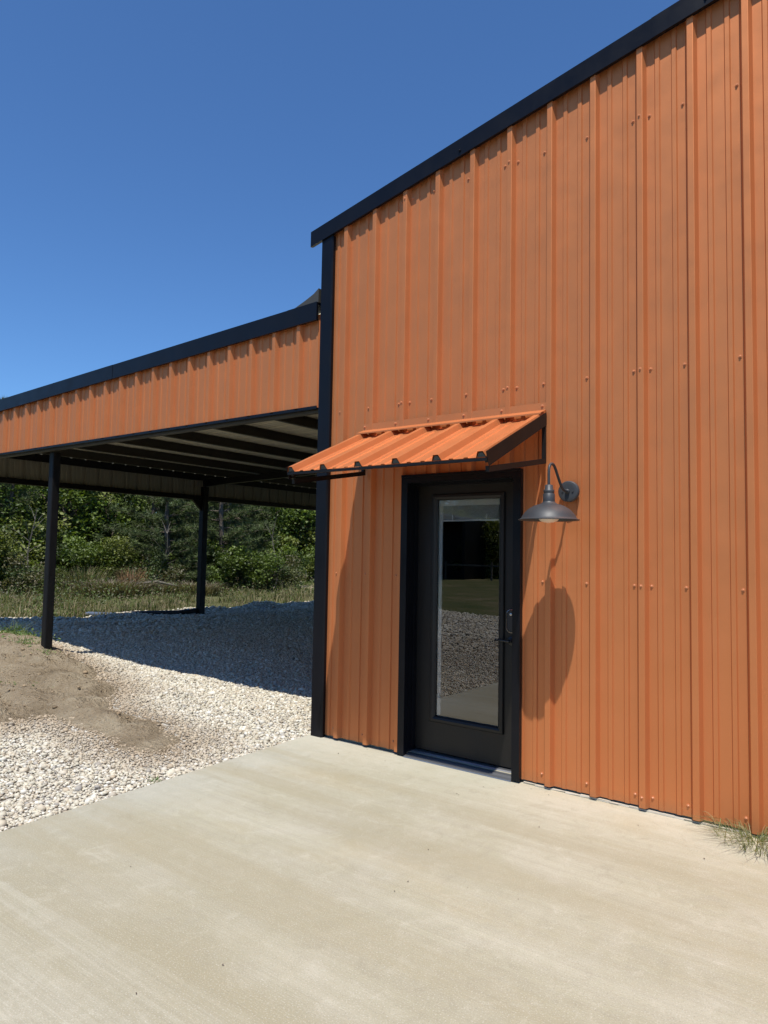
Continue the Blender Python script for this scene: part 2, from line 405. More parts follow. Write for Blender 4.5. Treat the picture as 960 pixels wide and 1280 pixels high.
x, y = region(9000, -8, .2, -3, 1.2); k = (dirt_mask(x, y) > .02) & (rng.random(9000) < .35+1.6*np.clip(fbm(x, y, .5, 51), -.2, .6)); x, y = x[k], y[k]
sz = np.clip(.007*np.exp(rng.normal(0, .6, len(x))), .003, .04)
tag(scatter_stones('dirt_clods', np.stack([x, y, dirt_h(x, y)+sz*.1], -1), sz, 'dry brown clods and crumbs scattered over the dirt mound', lambda P, n: np.array([.25, .185, .115])*rng.uniform(.6, 1.35, (n, 1))), cat='clods')
# ------------------------------------------------------------ ribbed sheet
PITCH = .3048
def rib_profile(a, b, c0, inv=False, major=.039, minor=.009):
    pts = []; k = math.floor((a-c0)/PITCH)-1
    while c0+k*PITCH < b+PITCH:
        c = c0+k*PITCH
        pts += [(c-.0345, 0), (c-.0185, major), (c-.016, major+.001), (c+.016, major+.001), (c+.0185, major), (c+.0345, 0)]
        for q in (c+PITCH/3+.0, c+2*PITCH/3): pts += [(q-.018, 0), (q-.012, minor), (q+.012, minor), (q+.018, 0)]
        k += 1
    X = np.array([p[0] for p in pts]); Y = np.array([p[1] for p in pts]); o = np.argsort(X); X, Y = X[o], Y[o]
    xs = [a]+[x for x in X if a+1e-4 < x < b-1e-4]+[b]
    return [(x, float(np.interp(x, X, Y))) for x in xs]
def sheet_wall(bm, prof, place, zlo, zhi):
    prev = None
    for x, h in prof:
        lo = bm.verts.new(place(x, h, zlo(x))); hi = bm.verts.new(place(x, h, zhi(x)))
        if prev: bm.faces.new((prev[0], lo, hi, prev[1]))
        prev = (lo, hi)
C0 = 2.604+.0295      # centre of the major rib just right of the lamp

# ------------------------------------------------------------ main building
XL, XR, XM, YB = .25, 18.2, 9.2, 13.0
def rake(x): return 4.212+.213*((x if x <= XM else 2*XM-x)-.1)
bld = thing('metal_building', 'tall copper orange ribbed metal building with black trim and a glazed door', 'building', (9.2, 0, 0))
bm = bmesh.new()
DX0, DX1, DZ = 1.165, 2.092, 2.098
pl = lambda x, h, z: (x, -h, z)
top = lambda x: rake(x)+.06
for a, b, lo in ((XL+.01, DX0, .022), (DX0, DX1, DZ), (DX1, XM, .022), (XM, XR, .022)):
    sheet_wall(bm, rib_profile(a, b, C0), pl, lambda x, lo=lo: lo, top)
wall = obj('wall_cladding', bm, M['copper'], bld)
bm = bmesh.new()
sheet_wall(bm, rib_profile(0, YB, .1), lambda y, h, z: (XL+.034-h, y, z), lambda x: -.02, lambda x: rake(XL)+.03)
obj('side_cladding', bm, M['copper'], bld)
bm = bmesh.new()
sheet_wall(bm, rib_profile(0, YB, .1), lambda y, h, z: (XR+h, y, z), lambda x: -.02, lambda x: rake(XR)+.03)
obj('side_cladding', bm, M['copper'], bld)
bm = bmesh.new()
for a, b in ((XL, XM), (XM, XR)): sheet_wall(bm, rib_profile(a, b, .1), lambda x, h, z: (x, YB+h, z), lambda x: -.02, lambda x: rake(x)+.03)
obj('rear_cladding', bm, M['copper'], bld)
# liner and room behind the door
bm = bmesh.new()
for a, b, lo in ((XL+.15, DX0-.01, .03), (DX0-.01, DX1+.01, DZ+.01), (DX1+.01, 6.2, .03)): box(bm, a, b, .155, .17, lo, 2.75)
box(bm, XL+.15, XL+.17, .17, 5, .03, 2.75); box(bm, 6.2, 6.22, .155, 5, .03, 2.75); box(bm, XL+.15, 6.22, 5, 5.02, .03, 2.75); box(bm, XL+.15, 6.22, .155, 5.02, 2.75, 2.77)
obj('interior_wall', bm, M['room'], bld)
bm = bmesh.new(); box(bm, XL+.05, XR-.05, .034, YB-.05, -.14, .026); obj('floor', bm, M['concrete'], bld)
bm = bmesh.new()
for s, a, b in ((1, XL-.1, XM), (-1, XM, XR+.1)):
    z0, z1 = rake(a)+.065, rake(b)+.065
    prism(bm, [(a, z0), (b, z1), (b, z1+.03), (a, z0+.03)], 1, -.03, YB+.1)
obj('roof', bm, M['galv'], bld)
# rake trim: L-shaped black flashing
bm = bmesh.new()
def rake_piece(bm, a, b, y0, y1, dz0, dz1):
    prism(bm, [(a, rake(a)+dz0), (b, rake(b)+dz0), (b, rake(b)+dz1), (a, rake(a)+dz1)], 1, y0, y1)
for a, b in ((.112, 3.02), (3.02, 6.1), (6.1, XM)):
    dy = .003 if a == 3.02 else 0
    rake_piece(bm, a, b-(.0 if a != .112 else 0), -.056-dy, -.036-dy, 0.0, .135)
    rake_piece(bm, a, b, -.036-dy, .09, .107, .135)
rake_piece(bm, XM, XR+.1, -.056, -.036, 0, .135); rake_piece(bm, XM, XR+.1, -.036, .09, .107, .135)
rake_piece(bm, .12, XM, -.036, -.030, 0.0, .012)
obj('rake_trim', bm, M['black'], bld)
bm = bmesh.new()
prism(bm, [(XL-.04, rake(XL)+.0), (XL-.03, rake(XL)+.0), (XL-.03, rake(XL)+.11), (XL-.12, rake(XL)+.11), (XL-.12, rake(XL)+.1)], 1, -.02, YB)
obj('eave_trim', bm, M['black'], bld)
bm = bmesh.new()
prism(bm, [(XL-.014, -.042), (XL+.098, -.042), (XL+.108, -.030), (XL+.108, -.002), (XL+.088, -.002), (XL+.088, -.03), (XL-.006, -.03), (XL-.006, .14), (XL-.014, .14)], 2, -.01, rake(XL)+.02)
obj('corner_trim', bm, M['black'], bld)
# mortar smear along the wall foot
bm = bmesh.new(); x = 2.15
while x < 6:
    w = rnd.uniform(.05, .16); d = rnd.uniform(.004, .016); y1 = -.002
    v = box(bm, x, x+w*1.02, -.010-d, y1, .0015, .008+rnd.uniform(0, .005)); x += w
for v in bm.verts: v.co.y += rnd.uniform(-.003, .003)*(1 if v.co.y < -.005 else 0)
obj('mortar_line', bm, M['caulk'], bld)
# screws
bm = bmesh.new(); lathe(bm, [(.011, 0), (.011, -.0025), (.0062, -.003), (.0062, -.008), (.004, -.010)], (0, 0, 0), 8, cap1=True, axis='y')
scr = obj('screw', bm, M['screw']); scr_me = scr.data; COL.objects.unlink(scr); bpy.data.objects.remove(scr)
nscr = 0
def screw(x, y, z, parent):
    global nscr
    o = bpy.data.objects.new('screw', scr_me); COL.objects.link(o); o.parent = parent
    o.matrix_parent_inverse = Matrix.Translation(-parent.location); o.location = (x, y, z); nscr += 1
for z in (.085, 1.36, 2.717, 4.364):
    for k in range(-8, 4):
        xc = C0+k*PITCH; lap = (k-1) % 3 == 0
        for dx, y in ([(-.052, 0)]+([(-.002, -.038), (.052, 0)] if lap else [])):
            x = xc+dx
            if x < XL+.12 or z > rake(x)-.02: continue
            if DX0-.08 < x < DX1+.06 and z < 2.2: continue
            if .7 < x < 2.35 and 2.44 < z < 2.56: continue
            screw(x, y, z, bld)
me_ = scr_me.copy(); me_.materials.clear(); me_.materials.append(M['black'])
for x in (1.62, 3.34, 4.9):
    o = bpy.data.objects.new('trim_screw', me_); COL.objects.link(o); o.parent = bld; o.matrix_parent_inverse = Matrix.Translation(-bld.location); o.location = (x, -.0592, rake(x)+.04)

# ---- door
door = None
bm = bmesh.new()
F0, F1, FZ = 1.125, 2.132, 2.135
for a, b, c, d in ((F0, F0+.058, .012, FZ), (F1-.058, F1, .012, FZ)): box(bm, a, b, -.046, -.002, c, d)
box(bm, F0+.0585, F1-.0585, -.046, -.002, FZ-.058, FZ)
box(bm, F0+.001, F1-.001, -.052, -.0465, FZ-.014, FZ+.004)   # drip lip
for a, b in ((F0+.050, F0+.062), (F1-.062, F1-.050)): box(bm, a, b, -.0015, .15, .03, FZ-.05)
box(bm, F0+.0625, F1-.0625, -.0015, .15, FZ-.062, FZ-.050)
# stop strips
box(bm, F0+.0625, F0+.075, .05, .0875, .05, FZ-.063); box(bm, F1-.075, F1-.0625, .05, .0875, .05, FZ-.063); box(bm, F0+.076, F1-.076, .05, .0875, FZ-.075, FZ-.063)
obj('door_frame', bm, M['black'], bld)
bm = bmesh.new()
prism(bm, [(-.050, .001), (.13, .001), (.13, .034), (.06, .034), (.05, .026), (.0, .022), (-.02, .014), (-.048, .008)], 0, F0+.060, F1-.060)
obj('threshold', bm, M['threshold'], bld)
# slab with raised lite frame
SX0, SX1, SZ0, SZ1 = F0+.066, F1-.066, .047, FZ-.066
GX0, GX1, GZ0, GZ1 = 1.378, 1.903, .315, 1.946
bm = bmesh.new()
Y0, Y1 = .09, .134
box(bm, SX0, GX0-.02, Y0, Y1, SZ0, SZ1); box(bm, GX1+.02, SX1, Y0, Y1, SZ0, SZ1)
box(bm, GX0-.02, GX1+.02, Y0, Y1, SZ0, GZ0-.02); box(bm, GX0-.02, GX1+.02, Y0, Y1, GZ1+.02, SZ1)
bmesh.ops.remove_doubles(bm, verts=bm.verts, dist=1e-5)
door = obj('door', bm, M['door'], bld); door['label'] = 'dark glazed door with raised blinds'
def framebm(x0, x1, z0, z1, prof):
    """picture frame: prof = (inset outward, y)"""
    bm = bmesh.new(); L = []
    for o_, y in prof:
        L.append([bm.verts.new(p) for p in ((x0-o_, y, z0-o_), (x1+o_, y, z0-o_), (x1+o_, y, z1+o_), (x0-o_, y, z1+o_))])
    for A, B in zip(L, L[1:]):
        for k in range(4): bm.faces.new((A[k], A[(k+1) % 4], B[(k+1) % 4], B[k]))
    return bm
obj('lite_frame', framebm(GX0, GX1, GZ0, GZ1, [(.046, .0898), (.046, .079), (.040, .073), (.022, .071), (.008, .078), (0, .088), (0, .104)]), M['door'], door)
mg = bpy.data.materials.new('door_glass'); mg.use_nodes = True; nt = mg.node_tree
for n_ in list(nt.nodes):
    if n_.type == 'BSDF_PRINCIPLED': nt.nodes.remove(n_)
tr = nt.nodes.new('ShaderNodeBsdfTransparent'); gl = nt.nodes.new('ShaderNodeBsdfGlossy'); mx = nt.nodes.new('ShaderNodeMixShader'); fr = nt.nodes.new('ShaderNodeFresnel')
tr.inputs[0].default_value = (1, 1, 1, 1); gl.inputs['Roughness'].default_value = 0.0; gl.inputs[0].default_value = (.97, .97, .97, 1); fr.inputs[0].default_value = 2.25
nt.links.new(fr.outputs[0], mx.inputs[0]); nt.links.new(tr.outputs[0], mx.inputs[1]); nt.links.new(gl.outputs[0], mx.inputs[2]); nt.links.new(mx.outputs[0], nt.nodes['Material Output'].inputs[0])
bm = bmesh.new(); bm.faces.new([bm.verts.new(p) for p in ((GX0, .1, GZ0), (GX1, .1, GZ0), (GX1, .1, GZ1), (GX0, .1, GZ1))]);
bmesh.ops.recalc_face_normals(bm, faces=bm.faces)
for f in bm.faces:
    if f.normal.y > 0: f.normal_flip()
me = bpy.data.meshes.new('glass_pane'); bm.to_mesh(me); bm.free(); me.materials.append(mg)
gp = bpy.data.objects.new('glass_pane', me); COL.objects.link(gp); gp.parent = door
bm = bmesh.new()
box(bm, GX0-.012, GX0+.030, .112, .124, GZ0, GZ1); box(bm, GX1-.012, GX1+.012, .112, .124, GZ0, GZ1)
box(bm, GX0+.0301, GX1-.0121, .108, .124, 1.902, GZ1)
z = 1.900
while z > 1.800:
    box(bm, GX0+.034, GX1-.016, .106, .120, z-.0022, z-.0002); z -= .0042
box(bm, GX0+.032, GX1-.014, .104, .122, 1.784, 1.797)
for x in (1.50, 1.79): box(bm, x-.004, x+.004, .1025, .105, 1.797, 1.835)
obj('blinds', bm, M['white'], door)
# keypad lock and lever
def oval(bm, cx, cz, w, h, y0, y1, n=20):
    r = w/2; P = []
    for k in range(n):
        a = 2*math.pi*k/n; dz = (h/2-r)*(1 if math.sin(a) >= 0 else -1); P.append((cx+r*math.cos(a), cz+dz+r*math.sin(a)))
    A = [bm.verts.new((p[0], y0, p[1])) for p in P]; B = [bm.verts.new((p[0], y1, p[1])) for p in P]
    bm.faces.new(A[::-1]); bm.faces.new(B)
    for k in range(n): bm.faces.new((A[k], A[(k+1) % n], B[(k+1) % n], B[k]))
LX = 2.012
bm = bmesh.new(); oval(bm, LX, 1.07, .068, .150, .066, .0895); lk = obj('lock', bm, M['plastic'], door)
bm = bmesh.new(); L = []
for s, y in ((.076, .0893), (.076, .064), (.069, .062), (.066, .0645)):
    r = s/2; ring = []
    for k in range(28):
        a = 2*math.pi*k/28; dz = (.079-.034)*(1 if math.sin(a) >= 0 else -1)
        ring.append(bm.verts.new((LX+r*math.cos(a), y, 1.07+dz+r*math.sin(a))))
    L.append(ring)
for A, B in zip(L, L[1:]):
    for k in range(28): bm.faces.new((A[k], A[(k+1) % 28], B[(k+1) % 28], B[k]))
obj('lock_bezel', bm, M['chrome'], door)
bm = bmesh.new(); lathe(bm, [(.009, .066), (.009, .060), (.004, .059)], (LX-.001, 0, 1.118), 14, cap1=True, axis='y'); obj('keyhole', bm, M['chrome'], door)
bm = bmesh.new(); lathe(bm, [(.034, .0895), (.034, .082), (.030, .079), (.012, .078), (.012, .045)], (LX, 0, .93), 24, cap1=True, axis='y')
tube(bm, [(LX, .048, .93), (LX-.012, .044, .93), (LX-.04, .043, .931), (LX-.115, .046, .932)], [.011, .010, .008, .007], 10)
obj('handle', bm, M['plastic'], door, True)
for z in (.3, 1.1, 1.85):
    bm = bmesh.new(); tube(bm, [(SX0-.001, .083, z-.05), (SX0-.001, .083, z+.05)], .006, 8); obj('hinge', bm, M['plastic'], door)

# ------------------------------------------------------------ awning over the door
aw = thing('door_awning', 'small sloping copper orange ribbed metal awning above the door', 'awning', (1.52, 0, 2.1))
AX0, AX1 = .735, 2.315
W0 = Vector((0, -.036, 2.480)); W1 = Vector((0, -.885, 2.100)); dv = (W1-W0); Ls = dv.length; dn = dv/Ls; nn = Vector((0, dn.z, -dn.y)); nn = nn if nn.z > 0 else -nn
bm = bmesh.new(); AC = AX1-.0375
def aw_place(x, h, s): p = W0+dn*s+nn*(h*1.0); return (x, p.y, p.z)
PR = rib_profile(AX0-.02, AX1, AC, major=.036, minor=.006)
sheet_wall(bm, PR, aw_place, lambda x: 0.0, lambda x: Ls)
sheet_wall(bm, [(x, h-.0012) for x, h in PR], aw_place, lambda x: .0005, lambda x: Ls-.0005)
obj('roof_panel', bm, M['copper'], aw)
# flashing: wall leg and sloping leg resting on the ribs
bm = bmesh.new(); f0 = .045
a_ = W0+nn*.048; e_ = a_+dn*.075
prism(bm, [(-.0345, a_.z+.055), (-.0365, a_.z+.055), (-.0385, a_.z+.004), (e_.y, e_.z), (e_.y, e_.z-.010), (e_.y+.002, e_.z-.002), (-.0365, a_.z)], 0, AX0-.005, AX1-.006)
obj('flashing', bm, M['copper'], aw)
for k in range(6): screw(AX1-.03-k*PITCH*1.01, -.0375, a_.z+.032, aw)
# steel frame: two triangular brackets, edge rails
for bx, xs in ((AX1-.012, 1), (AX0+.012, -1)):
    bm = bmesh.new()
    box(bm, bx-.0125, bx+.0125, -.060, -.034, 2.160, 2.470)
    def bar(bm, y0, z0, y1, z1, h, x0, x1):
        d = Vector((y1-y0, z1-z0)).normalized(); n = Vector((-d.y, d.x))*h/2
        prism(bm, [(y0+n.x, z0+n.y), (y1+n.x, z1+n.y), (y1-n.x, z1-n.y), (y0-n.x, z0-n.y)], 0, x0, x1)
    bar(bm, -.0605, 2.172, W1.y+.03, 2.034, .034, bx-.012, bx+.012)
    q0 = W0-nn*.018; q1 = W1-nn*.018
    bar(bm, q0.y-.03, q0.z-.01, q1.y+.01, q1.z, .028, bx-.0118, bx+.0118)
    obj('bracket', bm, M['steel'], aw)
    bm = bmesh.new(); e0 = W0-nn*.012; e1 = W1-nn*.012     # folded side edge plate
    xx = (AX1, AX1+.0025) if xs > 0 else (AX0-.0225, AX0-.020)
    q0 = W0+nn*.030; q1 = W1+nn*.034; r0 = W0-nn*.052; r1 = W1-nn*.056
    prism(bm, [(q0.y, q0.z), (q1.y, q1.z), (r1.y, r1.z), (r0.y, r0.z)], 0, *xx)
    obj('edge_plate', bm, M['steel'], aw)
bm = bmesh.new(); q = W1-nn*.016
box(bm, AX0-.019, AX1-.001, q.y-.006, q.y+.018, q.z-.004, q.z+.012)
obj('front_rail', bm, M['steel'], aw)
bm = bmesh.new(); q = W0.lerp(W1, .5)-nn*.022; box(bm, AX0+.025, AX1-.025, q.y-.012, q.y+.012, q.z-.012, q.z+.012); obj('purlin', bm, M['steel'], aw)
xk = AC
while xk > AX0-.04:                                  # foam closures in the rib ends
    bm = bmesh.new(); pr = [(xk-.028, 0), (xk-.011, .028), (xk+.011, .028), (xk+.028, 0)]; A = []; B = []
    for x, h in pr:
        a = W1-dn*.004+nn*h; b = W1-dn*.03+nn*h
        A.append(bm.verts.new((x, a.y, a.z))); B.append(bm.verts.new((x, b.y, b.z)))
    bm.faces.new(A); bm.faces.new(B[::-1])
    for i in range(4): bm.faces.new((A[i], A[(i+1) % 4], B[(i+1) % 4], B[i]))
    obj('rib_closure', bm, M['foam'], aw); xk -= PITCH

# ------------------------------------------------------------ gooseneck lamp
LXc, LYc, LZ = 2.475, -.370, 1.757
lp = thing('wall_lamp', 'charcoal gooseneck barn lamp mounted on the wall right of the door', 'lamp', (LXc, -.03, 1.96))
bm = bmesh.new(); lathe(bm, [(.070, -.033), (.070, -.052), (.064, -.060), (.050, -.062), (.0, -.064)][:4], (LXc, 0, 1.962), 40, cap0=True, cap1=True, axis='y')
bp = obj('back_plate', bm, M['lamp'], lp, False)
for dx in (-.035, .035):
    bm = bmesh.new(); lathe(bm, [(.006, -.062), (.006, -.068)], (LXc+dx, 0, 1.962), 10, cap1=True, axis='y'); obj('mounting_nut', bm, M['lamp'], bp)
bm = bmesh.new()
ctl = [(-.062, 1.962), (-.10, 1.962), (-.135, 1.966), (-.166, 1.982), (-.20, 2.014), (-.233, 2.049), (-.26, 2.080), (-.288, 2.104), (-.318, 2.114), (-.348, 2.107), (-.366, 2.088), (-.372, 2.055), (-.372, 2.01), (-.371, 1.965)]
P_ = []
for i in range(len(ctl)-1):
    p0, p1, p2, p3 = (Vector(ctl[max(i-1, 0)]), Vector(ctl[i]), Vector(ctl[i+1]), Vector(ctl[min(i+2, len(ctl)-1)]))
    for s in (0, .33, .66): P_.append(.5*((2*p1)+(p2-p0)*s+(2*p0-5*p1+4*p2-p3)*s*s+(3*p1-p0-3*p2+p3)*s**3))
P_.append(Vector(ctl[-1]))
tube(bm, [(LXc, p.x, p.y) for p in P_], .0088, 14); lathe(bm, [(.015, -.060), (.015, -.078), (.009, -.082)], (LXc, 0, 1.962), 16, axis='y')
obj('gooseneck', bm, M['lamp'], lp, True)
bm = bmesh.new()
lathe(bm, [(.010, LZ+.222), (.024, LZ+.218), (.026, LZ+.192), (.033, LZ+.188), (.033, LZ+.172), (.030, LZ+.168), (.036, LZ+.163), (.037, LZ+.118), (.037, LZ+.100)], (LXc, LYc), 32)
obj('socket', bm, M['lamp'], lp, True)
bm = bmesh.new()
pro = [(.037, .116), (.042, .107), (.054, .100), (.074, .0945), (.094, .087), (.114, .0755), (.132, .062), (.148, .046), (.160, .029), (.168, .014), (.176, .006), (.187, .003), (.187, .0)]
inn = [(r-.004 if i else r, z-.005) for i, (r, z) in enumerate(pro[:-1])]
lathe(bm, [(r, LZ+z) for r, z in pro]+[(.184, LZ)]+[(r, LZ+z) for r, z in inn[::-1]], (LXc, LYc), 64)
sh = obj('lamp_shade', bm, M['lamp'], lp, True)
bm = bmesh.new()
lathe(bm, [(.03, LZ+.09), (.05, LZ+.06), (.062, LZ+.03), (.062, LZ+.008), (.052, LZ-.006), (.03, LZ-.014), (.006, LZ-.017)], (LXc, LYc), 32, cap1=True)
obj('bulb', bm, M['bulb'], lp, True)

# ------------------------------------------------------------ carport
cp = thing('carport', 'open lean-to carport with copper fascia, black posts and gravel floor', 'carport', (-4.4, 6.4, 0))
CXL, CYB, FB = -9.0, 12.9, 2.78
def crf(x): return 3.60+(x-.2)*.030       # underside of roof sheet
bm = bmesh.new()
ftop = lambda x: crf(x)+.02
sheet_wall(bm, rib_profile(CXL, XL-.03, -.085-.0+.055), lambda x, h, z: (x, .0-h+.0, z), lambda x: FB, ftop)
sheet_wall(bm, rib_profile(CXL, XL-.03, -.085-.0+.055), lambda x, h, z: (x, .002-h, z), lambda x: FB, ftop)
obj('fascia', bm, M['copper'], cp)
bm = bmesh.new()
def slope_piece(bm, a, b, y0, y1, d0, d1, f=crf): prism(bm, [(a, f(a)+d0), (b, f(b)+d0), (b, f(b)+d1), (a, f(a)+d1)], 1, y0, y1)
for i, (a, b) in enumerate(((CXL-.06, -5.9), (-5.9, -2.9), (-2.9, -.15), (-.15, XL-.045))):
    dy = .003*(i % 2)
    slope_piece(bm, a, b, -.058-dy, -.036-dy, -.055, .105); slope_piece(bm, a, b, -.036-dy, .1, .082, .105)
slope_piece(bm, CXL, XL-.045, -.0355, -.034, -.055, -.045)
obj('rake_trim', bm, M['black'], cp)
bm = bmesh.new(); prism(bm, [(XL-.34, crf(-.1)+.108), (XL-.04, crf(.1)+.108), (XL-.04, crf(.1)+.23), (XL-.10, crf(.1)+.19), (XL-.20, crf(.1)+.15)], 1, -.045, .4)
obj('roof_flashing', bm, M['galv'], cp)
bm = bmesh.new()
prism(bm, [(-.040, FB-.012), (.005, FB-.012), (.005, FB+.0), (-.034, FB+.0), (-.034, FB+.014), (-.040, FB+.014)], 0, CXL, XL-.04)
obj('bottom_trim', bm, M['black'], cp)
# roof sheet, ribs run along x
bm = bmesh.new()
prof = rib_profile(-.02, CYB+.05, .2)
prev = None
for y, h in prof:
    a = bm.verts.new((CXL-.05, y, crf(CXL)+h)); b = bm.verts.new((XL-.035, y, crf(XL)+h)); 
    if prev: bm.faces.new((prev[0], a, b, prev[1]))
    prev = (a, b)
obj('roof', bm, M['liner'], cp)
# side header: inner face visible between roof and black beam
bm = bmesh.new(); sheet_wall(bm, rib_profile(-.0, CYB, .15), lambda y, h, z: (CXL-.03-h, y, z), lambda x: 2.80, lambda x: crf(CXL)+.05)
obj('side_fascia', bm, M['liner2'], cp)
bm = bmesh.new(); box(bm, CXL-.075, CXL+.045, .05, CYB, 2.70, 2.80); box(bm, CXL-.10, CXL-.08, -.03, CYB, 2.70, 3.38)
obj('eave_beam', bm, M['steel'], cp)
bm = bmesh.new(); box(bm, CXL-.02, CXL+.05, .05, CYB, crf(CXL)-.16, crf(CXL)-.02); obj('eave_beam', bm, M['steel'], cp)
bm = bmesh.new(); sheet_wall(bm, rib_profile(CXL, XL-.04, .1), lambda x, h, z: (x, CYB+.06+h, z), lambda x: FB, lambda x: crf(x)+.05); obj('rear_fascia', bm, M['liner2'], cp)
bm = bmesh.new(); box(bm, CXL, XL-.04, CYB, CYB+.05, FB-.02, FB+.08); obj('rear_beam', bm, M['steel'], cp)
for x in (-.55, -1.65, -2.72, -3.87, -4.95, -6.0, -7.05, -8.05):   # C-section purlins
    bm = bmesh.new(); z1 = crf(x)-.004; z0 = z1-.15
    prism(bm, [(x-.03, z1), (x+.03, z1), (x+.03, z1-.018), (x+.026, z1-.018), (x+.026, z1-.004), (x-.026, z1-.004), (x-.026, z0+.004), (x+.026, z0+.004), (x+.026, z0+.018), (x+.03, z0+.018), (x+.03, z0), (x-.03, z0)], 1, .06, CYB)
    obj('purlin', bm, M['galv'], cp)
for y in (.03, 6.2, CYB-.1):                         # rafters
    bm = bmesh.new()
    if y < 1: slope_piece(bm, CXL, XL-.05, .012, .055, -.30, -.24); prism(bm, [(CXL, FB-.03), (XL-.05, FB-.03), (XL-.05, FB+.03), (CXL, FB+.03)], 1, .012, .085)
    else: slope_piece(bm, CXL, XL-.05, y-.05, y+.05, -.29, -.158)
    obj('rafter', bm, M['steel'] if y > 1 else M['galv'], cp)
def post(x, y, z0, z1, s=.13):
    bm = bmesh.new(); box(bm, x-s/2, x+s/2, y-s/2, y+s/2, z0, z1); bevel(bm, .012, 2)
    p = obj('post', bm, M['steel'], cp)
    return p
post(-4.47, .155, -.1, FB-.03, .102); post(-9.0, 6.2, -.2, 3.02, .15); post(-9.0, .15, -.2, 2.70, .135); post(-9.0, 12.8, -.2, 2.70); post(-4.3, 12.8, -.2, 3.1)
bm = bmesh.new(); prism(bm, [(-8.99, 2.45), (-8.99, 2.70), (-8.98, 2.70)], 1, 6.15, 6.25)
prism(bm, [(5.85, 2.6995), (6.12, 2.45), (6.12, 2.6995)], 0, -9.03, -8.97); obj('gusset', bm, M['steel'], cp)

# ------------------------------------------------------------ small things on the ground
bm = bmesh.new(); z = float(ground_h(-9.3, 5.6))
tube(bm, [(-9.02, 6.12, .10), (-9.25, 5.75, .06), (-9.6, 5.2, z+.05), (-9.95, 4.75, z+.04)], .055, 14)
tag(obj('drain_pipe', bm, M['plastic'], None, True), 'black pipe lying on the ground at the foot of the far post', 'pipe')
bm = bmesh.new(); z = float(ground_h(-10.3, 4.9)); prism(bm, [(-10.9, 4.5), (-10.1, 4.9), (-10.0, 4.7), (-10.7, 4.3)], 2, z+.02, z+.07); bevel(bm, .01, 1)
M['blue'] = mat('grey_blue_plastic', (.10, .13, .19), .4)
tag(obj('plastic_panel', bm, M['blue']), 'flat grey blue scrap panel lying in the grass beside the black pipe', 'scrap')

# ------------------------------------------------------------ plants
def leaf_quads(C, size, aspect=.6, upb=.5):
    """diamond leaves at centres C"""
    n = len(C); nrm = rng.normal(size=(n, 3)); nrm[:, 2] = np.abs(nrm[:, 2])+upb; nrm /= np.linalg.norm(nrm, axis=1)[:, None]
    a = np.cross(nrm, rng.normal(size=(n, 3))); a /= np.linalg.norm(a, axis=1)[:, None]; b = np.cross(nrm, a)
    s = (size*rng.uniform(.6, 1.35, n))[:, None]
    q = np.stack([C-a*s, C-b*s*aspect+nrm*s*.12, C+a*s, C+b*s*aspect+nrm*s*.12], 1)
    return q.reshape(-1, 3), np.arange(4*n).reshape(-1, 4)
def blades(base, h, w, lean, d=None):
    """one bent grass blade per base point: 2 segments, as quads+tip"""
    n = len(base); a = rng.uniform(0, 2*np.pi, n) if d is None else d
    dx = np.stack([np.cos(a), np.sin(a), np.zeros(n)], 1); sd = np.stack([-np.sin(a), np.cos(a), np.zeros(n)], 1)
    h = h[:, None]; l = lean[:, None]; w = w[:, None]; upv = np.array([0, 0, 1.0])
    m1 = base+upv*h*.55+dx*h*l*.30; m2 = base+upv*h*(1-.25*l)+dx*h*l
    V = np.stack([base-sd*w, base+sd*w, m1+sd*w*.8, m1-sd*w*.8, m2+sd*w*.12, m2-sd*w*.12], 1).reshape(-1, 3)
    i = np.arange(n)*6; F = np.concatenate([np.stack([i, i+1, i+2, i+3], 1), np.stack([i+3, i+2, i+4, i+5], 1)])
    return V, F
GREENS = .84*np.array([[.095, .140, .028], [.130, .180, .036], [.060, .095, .022], [.165, .190, .050], [.080, .110, .035]])
def crown_leaves(n_cl, n_leaf, rx, rz, zc, size, pal, hollow=.5, low=0.0, cr=(.45, .85), dense=1.0):
    cl = []
    while len(cl) < n_cl:
        p = rng.normal(size=3); p /= np.linalg.norm(p); r = hollow+(1-hollow)*rng.random()**.6
        q = p*r*np.array([rx, rx, rz]); q[2] += zc
        if q[2] < low: continue
        cl.append(q)
    cl = np.array(cl); rad = rng.uniform(*cr, n_cl); ton = rng.uniform(.72, 1.3, n_cl); pc = pal[rng.integers(0, len(pal), n_cl)]
    w = rad**2; idx = rng.choice(n_cl, n_leaf, p=w/w.sum())
    d = rng.normal(size=(n_leaf, 3)); d /= np.linalg.norm(d, axis=1)[:, None]
    C = cl[idx]+d*(rad[idx]*rng.random(n_leaf)**.4)[:, None]*np.array([1, 1, .75])
    T = pc[idx]*ton[idx][:, None]*rng.uniform(.75, 1.3, (n_leaf, 1))
    V, F = leaf_quads(C, np.full(n_leaf, size)); return V, F, np.repeat(T, 4, 0), cl
def trunk_bm(h, r, cl, nb=10, seed=0):
    rd = random.Random(seed); bm = bmesh.new(); P = []
    for i in range(9):
        t_ = i/8; P.append(Vector((.12*math.sin(3*t_+seed), .10*math.sin(2.3*t_+seed*2), h*t_-.1)))
    tube(bm, P, [r*(1.25 if i == 0 else 1-.085*i) for i in range(9)], 8)
    for _ in range(nb):
        c = Vector(cl[rd.randrange(len(cl))]); i = rd.randrange(2, 8); s = P[i]
        mid = s.lerp(c, .5)+Vector((0, 0, .15)); tube(bm, [s, mid, c], [r*.42, r*.25, r*.08], 5)
    return bm
PROTO = {}
